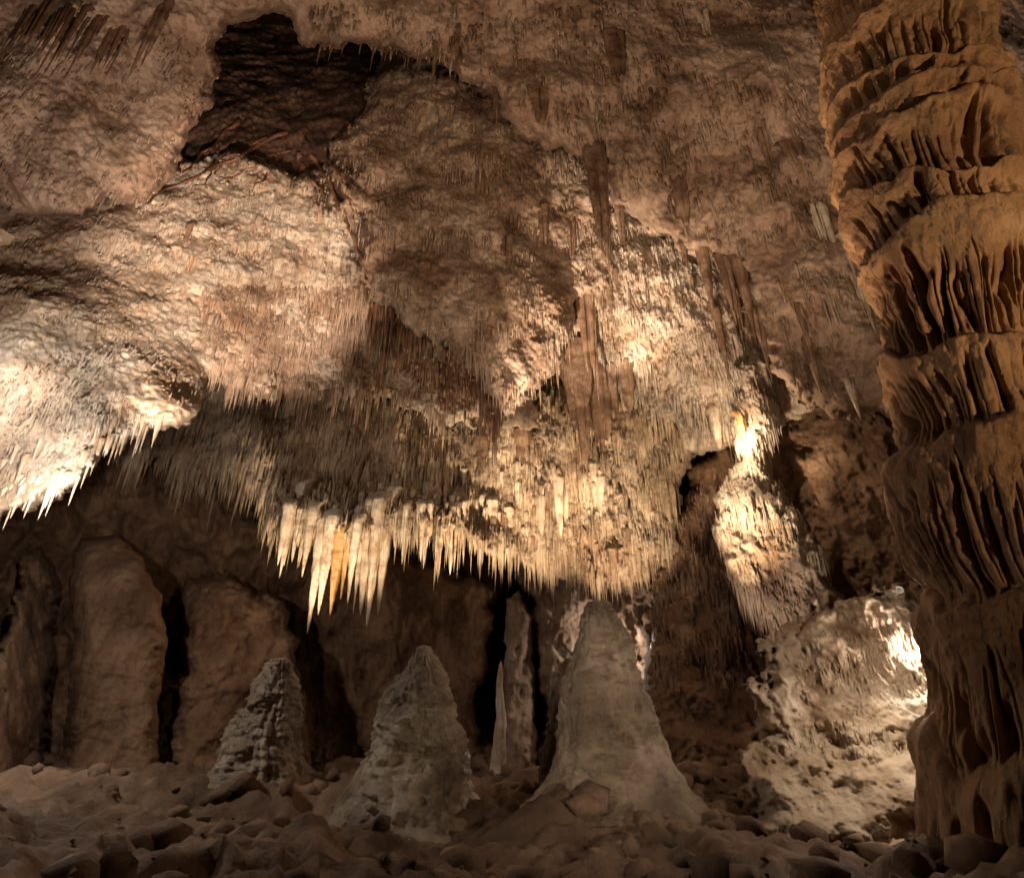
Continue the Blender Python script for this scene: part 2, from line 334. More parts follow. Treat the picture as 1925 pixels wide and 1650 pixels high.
tag(sheet("rock_outcrop", [(1452, 1195), (1500, 1160), (1545, 1125), (1590, 1108), (1640, 1104), (1690, 1118), (1738, 1135), (1800, 1180), (1850, 1650), (1400, 1650), (1415, 1320), (1428, 1240)],
      [(1530, 1160, 14.6), (1640, 1120, 14.2), (1740, 1140, 14), (1560, 1280, 13.6), (1700, 1250, 13.2), (1650, 1500, 11.4), (1500, 1500, 12)],
      CRAG, edge=20, thick=.7, lump=.9, ridge=.6, streak=.16, grain=.12, wob=34, kind=None), "craggy pale outcrop brightly lit beside the foot of the great column", "rock outcrop")
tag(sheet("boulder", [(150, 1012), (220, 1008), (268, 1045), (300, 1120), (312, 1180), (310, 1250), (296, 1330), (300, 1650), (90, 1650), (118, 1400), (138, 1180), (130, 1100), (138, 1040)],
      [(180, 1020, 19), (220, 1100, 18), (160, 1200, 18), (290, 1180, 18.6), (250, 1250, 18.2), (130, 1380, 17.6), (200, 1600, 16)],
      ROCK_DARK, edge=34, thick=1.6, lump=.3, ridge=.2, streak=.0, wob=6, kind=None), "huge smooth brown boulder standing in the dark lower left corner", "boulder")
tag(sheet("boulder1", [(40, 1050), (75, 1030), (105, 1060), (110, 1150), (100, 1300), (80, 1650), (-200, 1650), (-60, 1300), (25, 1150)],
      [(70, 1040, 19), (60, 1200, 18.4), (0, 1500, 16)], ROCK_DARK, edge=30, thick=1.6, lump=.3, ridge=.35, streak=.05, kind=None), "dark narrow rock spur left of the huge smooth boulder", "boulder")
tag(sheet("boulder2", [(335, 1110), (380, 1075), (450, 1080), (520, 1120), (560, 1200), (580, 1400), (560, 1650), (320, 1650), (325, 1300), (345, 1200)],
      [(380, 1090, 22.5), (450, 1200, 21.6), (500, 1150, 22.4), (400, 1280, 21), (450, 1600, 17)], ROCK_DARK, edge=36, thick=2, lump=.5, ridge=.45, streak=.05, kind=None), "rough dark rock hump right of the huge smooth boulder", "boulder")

# ------------------------------------------------------------------ floor
def build_floor():
    xs = np.concatenate([np.linspace(-34, -16, 40), np.linspace(-15.8, 18, 300), np.linspace(18.3, 36, 40)])
    ys = np.concatenate([np.linspace(-6, 2, 20), np.linspace(2.1, 26, 260), np.linspace(26.3, 38, 30)])
    X, Yg = np.meshgrid(xs, ys); x, y = X.ravel(), Yg.ravel()
    P = np.stack([x, y, np.zeros_like(x)], 1)
    z = -.15 - .085 * np.clip(y, 0, 24) + .75 * fbm(P, .16, 4) + 0.24 * fbm(P, .7, 5, .6, 2.03, True) + .06 * fbm(P, 3.2, 4, .65, 2.03, True)
    z = np.minimum(z, 0.02 * 0 + .2 + 0 * z)
    P[:, 2] = z
    nx, ny = len(xs), len(ys); idx = np.arange(nx * ny).reshape(ny, nx)
    q = np.stack([idx[:-1, :-1].ravel(), idx[:-1, 1:].ravel(), idx[1:, 1:].ravel(), idx[1:, :-1].ravel()], 1)
    o = link("floor", mesh_np("floor", P, q), FLOOR_M); o["kind"] = "structure"
    return xs, ys, z.reshape(ny, nx)
FX, FY, FZ = build_floor()
def floor_z(x, y):
    return float(FZ[min(np.searchsorted(FY, y), len(FY) - 1), min(np.searchsorted(FX, x), len(FX) - 1)])

# ------------------------------------------------------------------ the great column on the right
def great_column():
    D = 9.6
    tab = []
    for v, ul, ur in [(-320, 1500, 1700), (-200, 1510, 1740), (-100, 1518, 1815), (0, 1527, 1862), (60, 1536, 1915), (100, 1541, 1945), (150, 1547, 1966), (200, 1553, 1980), (300, 1562, 1995), (400, 1575, 2005), (470, 1602, 2020), (540, 1632, 2030), (600, 1652, 2045), (640, 1652, 2055),
                      (740, 1668, 2075), (830, 1688, 2090), (900, 1684, 2100), (1000, 1694, 2115), (1060, 1706, 2120), (1120, 1735, 2125), (1200, 1738, 2128), (1283, 1741, 2135), (1400, 1746, 2150), (1700, 1752, 2190)]:
        a = []
        for u in (ul, ur):
            p = at(u, v, 1.0); a.append(math.atan2(p[0], p[1]))
        ac, h = (a[0] + a[1]) / 2, (a[1] - a[0]) / 2
        pl = at(ul, v, 1.0); hor = math.hypot(pl[0], pl[1])
        z = EYE[2] + (pl[2] - EYE[2]) / hor * D * math.cos(h)
        tab.append((z, D * math.sin(ac), D * math.cos(ac), D * math.sin(h)))
    tab = np.array(sorted(tab)); zt = tab[:, 0]
    def prof(z): return tuple(np.interp(z, zt, tab[:, i]) for i in (1, 2, 3))
    def zof(u, v):                                   # height of a shelf seen at a pixel on the near face
        p = at(u, v, 1.0); hor = math.hypot(p[0], p[1]); cx, cy, r = prof(EYE[2] + (p[2] - EYE[2]) / hor * 8)
        return EYE[2] + (p[2] - EYE[2]) / hor * (math.hypot(cx, cy) - r)
    shelves = [zof(1830, v) for v in (-120, 15, 75, 130, 262, 395, 620, 800, 1125, 1420)] 
    tops = [zt[-1] + .5] + shelves; bots = shelves + [-3.2]
    root = bpy.data.objects.new("cave_column", None); scn.collection.objects.link(root)
    cx, cy, r = prof(0.0); root.location = (cx, cy, 0)
    tag(root, "massive tiered orange flowstone column filling the right edge", "cave column")
    th_c = math.atan2(-cy, -cx)                       # towards the eye
    n = 460
    t = np.linspace(-1, 1, n); th = th_c + math.pi * (t * .45 + .55 * np.sign(t) * np.abs(t) ** 3.0)
    prng = np.random.default_rng(3)
    def sag_at(T, k):
        if k == 0 or k == len(tops): return 0.0
        amp = .42 * min(1.0, min(tops[k - 1] - bots[k - 1], tops[k] - bots[k]) / .9)
        return amp * fbm(np.stack([np.cos(T).ravel() * 1.1, np.sin(T).ravel() * 1.1, np.full(T.size, k * 3.1)], 1), 1.0, 3).reshape(T.shape)
    for k, (z1, z0) in enumerate(zip(tops, bots)):
        H = z1 - z0; rows = max(int(H / .024), 16) if k < 9 else 70
        s = np.linspace(0, 1, rows)
        T, S = np.meshgrid(th, s)
        Z = z1 - S * H + sag_at(T, k) * (1 - S) + sag_at(T, k + 1) * S
        CXz, CYz, R = prof(Z.ravel()); CXz = CXz.reshape(T.shape); CYz = CYz.reshape(T.shape); R = R.reshape(T.shape)
        big = min(max(H, .5) / 1.6, 1.0)
        P3 = np.stack([np.cos(T).ravel() * 1.6, np.sin(T).ravel() * 1.6, Z.ravel()], 1)
        patch = np.clip(.5 + 1.2 * fbm(P3 + k * 4.1, (.9, .9, .5), 2), 0, 1).reshape(T.shape)
        Tl = T - th_c
        # each tier swells a little below its shelf line, then runs straight into the next one
        bulge = .16 * big * np.clip(S / .05, 0, 1) ** .6 * np.exp(-(np.clip(S - .05, 0, 1) / .30) ** 2) 
        # slanted drip flutes: rounded ridges with deep dark grooves between them
        wob = fbm(np.stack([np.cos(T).ravel() * 2.0, np.sin(T).ravel() * 2.0, Z.ravel() * .40], 1) + k * 7.7, 1.3, 3).reshape(T.shape)
        fr = 11 + 4 * prng.random()
        lean = -.30 * np.clip(.5 - Tl * .7, 0, 1.2) * H / 1.6
        ph = fr * (T + lean * S) + 2.6 * wob + 1.2 * k
        g1 = np.abs(np.sin(ph))
        g2 = np.abs(np.sin(fr * 2.3 * (T + lean * S) + 3.5 * wob + 2.0 * k))
        st0 = .10 + .30 * patch + .10 * np.sin(fr * 1.7 * T + k)
        on = np.clip((S - st0) / .10, 0, 1) * np.clip((1.0 - S) / .10, 0, 1)
        gro = -(.30 * (1 - g1) ** 2.0 * (.30 + .95 * (1 - patch)) + .07 * (1 - g2) ** 2) * on * big
        if H < .8:                                     # shallow rows of dark pockets near the top
            gro = -.30 * np.clip(np.abs(np.sin(fr * 1.15 * T + 1.5 * wob)) - .45, 0, 1) ** .6 * np.clip(np.sin(np.pi * np.clip(S * 1.3 - .1, 0, 1)), 0, 1) ** 1.2 * np.clip(patch * 2 - .5, 0, 1)
        dr = bulge + gro
        dr = dr + (.07 * fbm(P3, 1.6, 3, .5) + .018 * fbm(P3, 8, 3, .6) + .10 * fbm(P3, .8, 2)).reshape(T.shape)
        RR = R + dr
        V = np.stack([(CXz + RR * np.cos(T)).ravel() - cx, (CYz + RR * np.sin(T)).ravel() - cy, Z.ravel()], 1)
        idx = np.arange(rows * n).reshape(rows, n)
        nxt = np.roll(idx, -1, 1)
        q = np.stack([idx[:-1].ravel(), idx[1:].ravel(), nxt[1:].ravel(), nxt[:-1].ravel()], 1)
        link("tier", mesh_np("tier", V, q), FLOW, root)
great_column()

# ------------------------------------------------------------------ stalagmites
def stalagmite(tip, half_at, Y, mat, label, rows=150, n=150, seed=0, rough=.085, tipround=.5, group=None):
    """tip = (u, v); half_at = list of (v, left u, right u) seen outline"""
    pt = at(*tip, Y); zt = pt[2]
    prof = [(zt, 0.0)]
    for v, l, r in half_at:
        a, b = at(l, v, Y), at(r, v, Y); prof.append((a[2], (b[0] - a[0]) / 2))
    base = floor_z(pt[0], Y) - 1.3
    z_l, r_l = prof[-1]; slope = (prof[-1][1] - prof[-2][1]) / max(prof[-2][0] - prof[-1][0], .01)
    prof.append((base, r_l + slope * .5 * (z_l - base)))
    pz = np.array([p[0] for p in prof])[::-1]; pr = np.array([p[1] for p in prof])[::-1]
    s = np.linspace(0, 1, rows) ** 1.5
    th = np.linspace(0, 2 * math.pi, n, endpoint=False)
    T, S = np.meshgrid(th, s); Z = zt - S * (zt - base)
    R = np.interp(Z.ravel(), pz, pr).reshape(T.shape)
    R = np.maximum(R, 0) * .93
    Q = np.stack([np.cos(T).ravel() * R.ravel(), np.sin(T).ravel() * R.ravel(), Z.ravel()], 1) + seed * 11.3
    f = (rough * 1.6 * fbm(Q, (1.2, 1.2, 1.6), 3) + rough * .9 * fbm(Q, (3.5, 3.5, 7), 3, .6) + rough * .4 * fbm(Q, 14, 3)).reshape(T.shape)
    led = rough * .45 * np.sin(Z * 7 + 7 * fbm(Q, .8, 3).reshape(T.shape))
    hz = Z - base
    tier = rough * 1.3 * (np.abs(np.sin(hz * 2.1 + seed + 1.6 * fbm(Q, (.6, .6, .25), 2).reshape(T.shape))) ** .6 - .6)
    drip = -rough * .8 * np.clip(fbm(np.stack([np.cos(T).ravel() * 5, np.sin(T).ravel() * 5, Z.ravel() * .5], 1), 1.0, 3, .5, 2.03, True).reshape(T.shape), 0, 1)
    R2 = R + (f + led * .5 + tier + drip) * np.clip(R / .35, 0, 1) + .38 * R.max() * np.exp(-np.clip(hz - 1.0, 0, 9) / .30) * (1 + .5 * fbm(Q, (.9, .9, .4), 3).reshape(T.shape))
    cx, cy = pt[0], Y
    lx = .10 * min(1.0, R.max() / .7) * np.interp(zt - Z, [0, .8, 1.6, 2.6, 5], [0, .5, -.6, .7, 0]) * (1 if seed % 2 else -1)      # the shaft grew a little crooked
    V = np.stack([(R2 * np.cos(T) * (1 + .08 * np.cos(T + seed)) + lx).ravel(), (R2 * np.sin(T)).ravel(), Z.ravel() - base], 1)
    idx = np.arange(rows * n).reshape(rows, n); nxt = np.roll(idx, -1, 1)
    q = np.stack([idx[:-1].ravel(), idx[1:].ravel(), nxt[1:].ravel(), nxt[:-1].ravel()], 1)
    o = link("stalagmite", mesh_np("stalagmite", V, q), mat, loc=(cx, cy, base))
    return tag(o, label, "stalagmite", group)
STAL = rock("stalagmite_rock", (.46, .37, .27), (.34, .26, .18), (.17, .115, .075), (.14, .08, .04), .6, 1.5, 1.2, .32, 1.2, .8, 2.2, 3.4)
G = "stalagmites rising along the cave floor"
stalagmite((1123, 1128), [(1131, 1104, 1141), (1140, 1094, 1152), (1160, 1085, 1163), (1190, 1077, 1176), (1220, 1068, 1188), (1260, 1058, 1204), (1283, 1050, 1214)], 13.0, STAL, "tallest blunt grey brown stalagmite below the prow of the dome", seed=1, rough=.055, group=G)
stalagmite((797, 1212), [(1215, 781, 813), (1222, 774, 819), (1240, 763, 829), (1283, 732, 850)], 13.8, STAL, "pointed cone stalagmite left of the tallest blunt one", seed=2, group=G)
stalagmite((528, 1236), [(1238, 512, 544), (1244, 506, 550), (1262, 494, 560), (1283, 484, 570)], 15.5, STAL, "small flat-topped stalagmite under the longest hanging spikes", seed=3, group=G)
stalagmite((941, 1240), [(1250, 938, 944), (1283, 935, 949)], 22.0, CALCITE, "thin pale stalagmite standing inside the black crevice", rows=60, n=24, seed=4, rough=.03, group=G)
stalagmite((1046, 1256), [(1262, 1036, 1056), (1283, 1030, 1064)], 14.6, STAL, "little rounded stalagmite touching the left of the tallest one", rows=70, n=60, seed=5, group=G)

# ------------------------------------------------------------------ stalactites
def spike_mesh(seed, segs, rings, flute=0.0, power=.8, tips=1, flat=1.0, knob=.0):
    """unit stalactite: root at z = 0 (radius 1), tip at z = -1"""
    r = np.random.default_rng(seed)
    V, Q, T3, off = [], [], [], 0
    for tip in range(tips):
        if tips == 1: ox, oy, rad, ln = 0, 0, 1.0, 1.0
        else:
            a = tip / tips * 6.28 + r.uniform(-.4, .4); rad = r.uniform(.34, .58); q = r.uniform(.35, .72) * (tip > 0)
            ox, oy = q * math.cos(a), q * math.sin(a); ln = 1.0 if tip == 0 else r.uniform(.45, .97)
        n = int(r.integers(5, 9)); p1, p2 = r.uniform(0, 6.28, 2)
        bx, by = r.uniform(-.12, .12, 2)
        for i in range(rings):
            s = max(i - 1.5, 0) / (rings - 1.5); z = -ln * s
            rr = rad * ((1 - s) ** power * (1 + knob * math.sin(s * 17 + p1)) + .02) * (1 + .06 * r.normal())
            if i == 0: rr, z = rad * 1.3, .10              # the root flares back into the rock
            elif i == 1: rr, z = rad * 1.06, .02
            for j in range(segs):
                a = 2 * math.pi * j / segs
                k = 1 + flute * (abs(math.sin(n * a / 2 + p2 + 1.2 * s)) - .6) + flute * .4 * math.sin(11 * a + p1)
                V.append((ox * (1 - .25 * s) + bx * s * (1 - s) + rr * k * math.cos(a), (oy * (1 - .25 * s) + rr * k * math.sin(a)) * flat + by * s * (1 - s) + (1.5 if i == 0 else .4 if i == 1 else 0), z))
        V.append((ox * .75, oy * .75 * flat, -ln))
        for i in range(rings - 1):
            for j in range(segs):
                a, b = off + i * segs + j, off + i * segs + (j + 1) % segs
                Q.append((a, a + segs, b + segs, b))
        l = off + (rings - 1) * segs
        for j in range(segs): T3.append((l + j, off + rings * segs, l + (j + 1) % segs))
        off = len(V)
    return np.array(V), np.array(Q), np.array(T3)

PROTO = {}
for kind, n, kw in [('slim', 6, dict(segs=8, rings=9, flute=.15, power=.75, knob=.05)), ('spike', 5, dict(segs=16, rings=16, flute=.28, power=.8, knob=.04)),
                    ('cluster', 5, dict(segs=12, rings=14, flute=.3, power=.65, tips=5, knob=.05)), ('curtain', 4, dict(segs=12, rings=12, flute=.35, power=.42, tips=8, flat=.45, knob=.04)),
                    ('blunt', 3, dict(segs=18, rings=16, flute=.35, power=.42, knob=.08))]:
    PROTO[kind] = [spike_mesh(50 + 10 * i + len(kind), **kw) for i in range(n)]
_me = {}
def proto(kind, i, mat):
    i %= len(PROTO[kind]); key = (kind, i, mat.name)
    if key not in _me:
        me = mesh_np("stalactite", *PROTO[kind][i]); me.materials.append(mat); _me[key] = me
    return _me[key]

N_ST = [0]
def hang(layer, u, v0, v1, w, kind, mat, label, group=None, cat="stalactite", name="stalactite", Y=None, lift=.12, fwd=0.0):
    """hang one stalactite from the rock met at pixel (u, v0), its tip reaching row v1, w pixels wide at the root"""
    if Y is None:
        P, ok = surf(layer, u, v0)
        if not ok: return None
        P = P.copy(); P[1] -= fwd
    else: P = at(u, v0, Y)
    zt = at(u, v1, P[1])[2]
    Ln = P[2] - zt
    if Ln < .05: return None
    c = P[1] * CT + (P[2] - EYE[2]) * ST
    r = w / FPX * c / 2
    N_ST[0] += 1
    o = link(name, proto(kind, N_ST[0] * 7 % 31, mat), None, loc=(P[0], P[1], P[2] + lift * min(Ln, 1.0)))
    o.scale = (r, r, Ln + lift * min(Ln, 1.0)); o.rotation_euler = (0, 0, random.uniform(-.35, .35))
    return tag(o, label, cat, group)

GF = "large stalactites of the lit central fringe"; GD = "stalactites of the far dome"; GR = "stalactites beside the great column"
L2 = "ceiling2"
big = [
    (L2, 548, 955, 1087, 32, 'cluster', CALCITE, "pale twin-tipped stalactite at the left end of the lit fringe", GF),
    (L2, 572, 915, 1058, 42, 'cluster', CALCITE, "glowing cream stalactite bundle second from the left end of the fringe", GF),
    (L2, 588, 960, 1085, 22, 'spike', CALCITE, "short pale spike just left of the longest thin stalactite", GF),
    (L2, 607, 985, 1193, 25, 'spike', CALCITE, "longest thin stalactite of the fringe, its tip lowest of all", GF),
    (L2, 622, 980, 1157, 30, 'spike', CALCITE, "pale ridged stalactite between the longest one and the orange one", GF),
    (L2, 641, 1000, 1158, 30, 'spike', CALCITE_ORANGE, "bright orange stalactite in the hanging cluster", GF),
    (L2, 657, 1000, 1129, 15, 'spike', CALCITE_ORANGE, "thin orange stalactite right of the bright orange one", GF),
    (L2, 671, 985, 1136, 21, 'spike', CALCITE, "slim grey stalactite in the middle of the hanging cluster", GF),
    (L2, 687, 960, 1156, 32, 'cluster', CALCITE, "grey fluted stalactite left of the broadest hanging one", GF),
    (L2, 712, 950, 1180, 50, 'cluster', CALCITE, "broadest fluted stalactite of the cluster with two long points", GF),
    (L2, 732, 940, 1156, 32, 'spike', CALCITE, "long tapering stalactite on the right side of the broadest one", GF),
    (L2, 746, 970, 1030, 15, 'spike', CALCITE, "short white stalactite right of the hanging cluster", GF),
    (L2, 765, 955, 1062, 28, 'cluster', CALCITE, "white stalactite bunch first right of the hanging cluster", GF),
    (L2, 803, 955, 1070, 28, 'cluster', CALCITE, "glowing double stalactite second right of the hanging cluster", GF),
    (L2, 850, 960, 1082, 22, 'spike', CALCITE, "lone pale stalactite between two glowing bunches of the fringe", GF),
    (L2, 905, 940, 1093, 35, 'cluster', CALCITE, "cream stalactite bundle with a long needle below a brown cone", GF),
    (L2, 928, 950, 1076, 30, 'cluster', CALCITE, "cream stalactite bundle right of the long needle", GF),
    (L2, 955, 960, 1040, 20, 'spike', CALCITE, "small cream stalactite ending the bright run of the fringe", GF),
    (L2, 906, 830, 940, 30, 'spike', CALCITE_BROWN, "dark brown cone-shaped stalactite in front of the bright fringe", GF),
    (L2, 980, 815, 932, 35, 'spike', CALCITE_BROWN, "brown fluted stalactite right of the dark cone-shaped one", GF),
    (L2, 1049, 905, 1012, 19, 'blunt', CALCITE, "brightest white knobbly stalactite near the middle of the fringe", GF),
    (L2, 1060, 920, 1028, 18, 'spike', CALCITE, "cream stalactite touching the brightest white knobbly one", GF),
    (L2, 1015, 940, 1025, 20, 'spike', CALCITE, "pale stalactite left of the brightest white knobbly one", GF),
    (L2, 1114, 880, 985, 18, 'spike', CALCITE, "white stalactite left of the pair at the fringe's right", GF),
    (L2, 1127, 905, 1040, 22, 'blunt', CALCITE, "long white stalactite of the pair at the fringe's right", GF),
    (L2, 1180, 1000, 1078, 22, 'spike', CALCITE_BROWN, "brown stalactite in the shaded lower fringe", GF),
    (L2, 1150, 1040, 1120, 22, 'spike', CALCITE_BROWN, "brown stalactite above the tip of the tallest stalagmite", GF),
    (L2, 600, 770, 905, 55, 'curtain', CALCITE_BROWN, "wide brown stone drapery above the hanging cluster", GF),
    (L2, 630, 780, 880, 32, 'spike', CALCITE_BROWN, "brown fluted stalactite right of the wide brown drapery", GF),
    (L2, 822, 775, 880, 55, 'curtain', CALCITE_BROWN, "finely pleated brown drapery left of the prow tip", GF),
    # prow and far dome
    ("dome", 1082, 568, 730, 22, 'spike', CALCITE_ORANGE, "orange tapering stalactite hanging off the prow", "stalactites hanging off the prow"),
    ("dome", 1096, 560, 700, 34, 'curtain', CALCITE_BROWN, "brown pleated drapery between two long points on the prow", "stalactites hanging off the prow"),
    ("dome", 1110, 556, 765, 28, 'cluster', CALCITE_BROWN, "longest brown stalactite on the right of the prow", "stalactites hanging off the prow"),
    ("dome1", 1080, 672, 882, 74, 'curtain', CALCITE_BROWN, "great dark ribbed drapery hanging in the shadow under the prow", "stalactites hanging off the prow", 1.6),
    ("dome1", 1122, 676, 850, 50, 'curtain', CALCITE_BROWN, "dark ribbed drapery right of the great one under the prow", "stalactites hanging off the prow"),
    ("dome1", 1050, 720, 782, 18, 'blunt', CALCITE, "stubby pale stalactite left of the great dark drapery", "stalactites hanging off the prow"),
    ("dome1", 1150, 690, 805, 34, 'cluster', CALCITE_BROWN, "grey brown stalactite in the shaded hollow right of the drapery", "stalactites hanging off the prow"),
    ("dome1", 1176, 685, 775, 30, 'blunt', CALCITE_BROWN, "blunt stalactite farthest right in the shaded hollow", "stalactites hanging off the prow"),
    ("ceiling", 1124, 285, 495, 46, 'cluster', CALCITE_BROWN, "large dark brown stalactite bundle over the lit far dome", GD),
    ("dome", 1131, 400, 605, 28, 'spike', CALCITE_BROWN, "very long slender stalactite below the large dark bundle", GD),
    ("dome", 1207, 405, 588, 34, 'spike', CALCITE_BROWN, "long dark dagger-shaped stalactite over the lit far dome", GD),
    ("dome", 1250, 440, 525, 24, 'spike', CALCITE_BROWN, "shorter dark stalactite right of the dagger-shaped one", GD),
    ("dome", 953, 455, 642, 32, 'cluster', CALCITE_BROWN, "brown stalactite cluster on the bare face left of the dagger", GD),
    ("dome1", 1347, 585, 728, 16, 'spike', CALCITE_BROWN, "thin dark stalactite above the hidden lamp", GD),
    ("dome1", 1397, 560, 755, 34, 'cluster', CALCITE_BROWN, "dark stalactite bundle on the rim above the hidden lamp", GD),
    ("dome1", 1375, 550, 665, 30, 'cluster', CALCITE_BROWN, "dark ragged stalactite bundle left of the one on the rim", GD),
    ("wall4", 1440, 660, 742, 12, 'spike', CALCITE_BROWN, "dark stalactite at the mound's top right", GD),
    ("dome1", 1340, 770, 845, 24, 'blunt', CALCITE, "stubby ridged stalactite beside the hidden lamp", GD),
    ("flowstone_mound", 1392, 790, 905, 16, 'blunt', CALCITE_ORANGE, "rust orange column-like stalactite just below the hidden lamp", GD),
    ("dome", 1165, 395, 500, 26, 'cluster', CALCITE_BROWN, "brown stalactite bundle between the large dark bundle and the dagger", GD),
    ("dome", 1232, 430, 505, 22, 'spike', CALCITE_BROWN, "small dark spike touching the dagger-shaped stalactite's right", GD),
    ("dome", 1290, 460, 560, 26, 'cluster', CALCITE_BROWN, "ragged dark bundle hanging from the rim's middle", GD),
    ("ceiling", 1318, 468, 590, 26, 'spike', CALCITE_BROWN, "dark fang hanging from the rim right of the ragged bundle", GD),
    ("ceiling", 1362, 485, 600, 30, 'cluster', CALCITE_BROWN, "broad dark bundle where the rim turns downwards", GD),
    ("ceiling", 1386, 490, 640, 24, 'spike', CALCITE_BROWN, "long dark fang where the rim turns downwards", GD),
    ("ceiling", 1420, 590, 705, 26, 'cluster', CALCITE_BROWN, "dark bundle on the steep part of the rim", GD),
    ("dome", 1022, 395, 470, 26, 'cluster', CALCITE_BROWN, "brown cluster on the bare face above the lit dome", GD),
    ("dome", 1075, 420, 500, 22, 'cluster', CALCITE_BROWN, "small brown cluster left of the large dark bundle", GD),
    ("dome", 745, 360, 440, 22, 'cluster', CALCITE_BROWN, "lone brown cluster in the middle of the brown dome", GD),
    ("dome", 905, 330, 400, 20, 'cluster', CALCITE_BROWN, "small brown cluster high on the brown dome", GD),
    ("dome", 800, 500, 560, 26, 'curtain', CALCITE_RED, "short rusty drapery low on the brown dome", GD),
    ("ceiling", 1150, 60, 160, 46, 'curtain', CALCITE_BROWN, "dark pleated drapery high on the upper ceiling", GR),
    ("ceiling", 1010, 170, 235, 40, 'curtain', CALCITE_BROWN, "brown drapery close to the curved lip of the upper ceiling", GR),
    ("ceiling", 1320, 30, 100, 26, 'cluster', CALCITE, "pale drapery at the top between alcove and column", GR),
    # beside the column
    ("ceiling", 1545, 395, 600, 24, 'cluster', CALCITE, "longest pale stalactite beside the great column", GR),
    ("ceiling", 1530, 390, 520, 22, 'cluster', CALCITE, "pale stalactite bundle left of the longest beside the column", GR),
    ("ceiling", 1562, 430, 540, 13, 'spike', CALCITE, "slim pale stalactite right of the longest beside the column", GR),
    ("ceiling", 1585, 450, 532, 12, 'spike', CALCITE, "short pale stalactite nearest to the column's edge", GR),
    ("ceiling", 1610, 520, 660, 20, 'cluster', CALCITE, "pale stalactite against the column's dark outline", GR),
    ("ceiling", 1500, 580, 680, 20, 'cluster', CALCITE_BROWN, "brown stalactite on the shaded wall left of the column", GR),
    ("ceiling", 1515, 640, 745, 20, 'spike', CALCITE_BROWN, "brown stalactite lower on the shaded wall left of the column", GR),
    ("ceiling", 1597, 720, 790, 16, 'spike', CALCITE, "lowest pale stalactite beside the great column", GR),
    ("ceiling", 1275, 345, 425, 30, 'blunt', CALCITE_BROWN, "shield-shaped swelling with hanging drapery on the upper ceiling", GR),
    ("ceiling", 1432, 250, 335, 18, 'cluster', CALCITE_BROWN, "short stalactite bundle on the upper right ceiling", GR),
    ("ceiling", 1492, 270, 330, 50, 'curtain', CALCITE_BROWN, "broad flat drapery beside the column's upper part", GR),
    # left
    ("ceiling1", 62, 530, 775, 44, 'spike', CALCITE, "thick pale stalactite on the far left in front of the glare", "stalactites of the bright left ceiling", 2.0),
    ("ceiling1", 495, 545, 620, 12, 'spike', CALCITE_BROWN, "grey stalactite standing out on the cream left ceiling", "stalactites of the bright left ceiling"),
    ("ceiling1", 362, 485, 515, 9, 'spike', CALCITE_ORANGE, "small orange stalactite on the thin ledge at left", "stalactites of the bright left ceiling"),
    ("ceiling1", 355, 430, 500, 12, 'spike', CALCITE_BROWN, "dark slender stalactite above the thin ledge at left", "stalactites of the bright left ceiling"),
    ("ceiling", 318, 8, 130, 22, 'cluster', CALCITE_BROWN, "long pale stalactite bundle at the top left edge", "stalactites of the upper left slab"),
    ("ceiling", 300, 20, 150, 14, 'spike', CALCITE_BROWN, "long thin stalactite beside the pale bundle at top left", "stalactites of the upper left slab"),
    ("ceiling", 540, 35, 80, 9, 'spike', CALCITE_BROWN, "lone stalactite hanging into the dark alcove", "stalactites on the alcove's lip"),
    ("ceiling", 820, 80, 190, 9, 'spike', CALCITE_BROWN, "thin straw stalactite hanging off the lip right of the alcove", "stalactites on the alcove's lip"),
    ("ceiling", 862, 50, 155, 9, 'spike', CALCITE_BROWN, "thin straw stalactite second right of the alcove", "stalactites on the alcove's lip"),
    ("ceiling", 935, 170, 245, 14, 'cluster', CALCITE_BROWN, "dark stalactite pair hanging off the curved lip", "stalactites on the alcove's lip"),
]
for b in big: hang(*b[:9], fwd=b[9] if len(b) > 9 else 0)

def row(layer, pts, n, len_rng, w_rng, kinds, mat, what, where, group, jit=8, seed=1, ends=("left end", "middle", "right end")):
    """individual stalactites along a line of pixels"""
    r = np.random.default_rng(seed); p = np.array(pts, float); items = []
    seg = np.concatenate([[0], np.cumsum(np.linalg.norm(np.diff(p, axis=0), axis=1))])
    for k in range(n):
        f = (k + r.uniform(.1, .9)) / n; s = f * seg[-1]
        u = np.interp(s, seg, p[:, 0]) + r.normal() * jit * .4; v = np.interp(s, seg, p[:, 1]) + r.uniform(-1, 1) * jit
        ln = r.uniform(*len_rng) * (.6 + .8 * r.random())
        items.append((u, v, ln, r.uniform(*w_rng), kinds[int(r.integers(len(kinds)))], f))
    order = sorted(i[2] for i in items)
    for u, v, ln, w, kd, f in items:
        size = "long" if ln > order[n * 2 // 3] else "short" if ln < order[n // 3] else "medium"
        hang(layer, u, v, v + ln, w, kd, mat, f"{size} {what} at the {ends[min(int(f * 3), 2)]} of {where}", group)
row("ceiling1", [(8, 915), (60, 905), (110, 900), (140, 870), (165, 845), (195, 820), (240, 800), (300, 795)], 34, (35, 75), (6, 12), ['slim', 'spike'], CALCITE, "white needle", "the glaring left fringe", "needles of the glaring left fringe", 14, 2)
row("ceiling1", [(20, 860), (90, 840), (150, 810), (220, 790)], 16, (35, 70), (6, 11), ['slim', 'spike'], CALCITE, "pale needle", "the row above the left glare", "needles above the glaring left fringe", 16, 3)
row(L2, [(245, 850), (300, 845), (350, 860), (400, 868), (450, 885), (490, 905)], 24, (25, 55), (6, 12), ['slim', 'spike'], CALCITE_BROWN, "brownish stalactite", "the fringe under the rounded block", "small fringe under the rounded block", 10, 4)
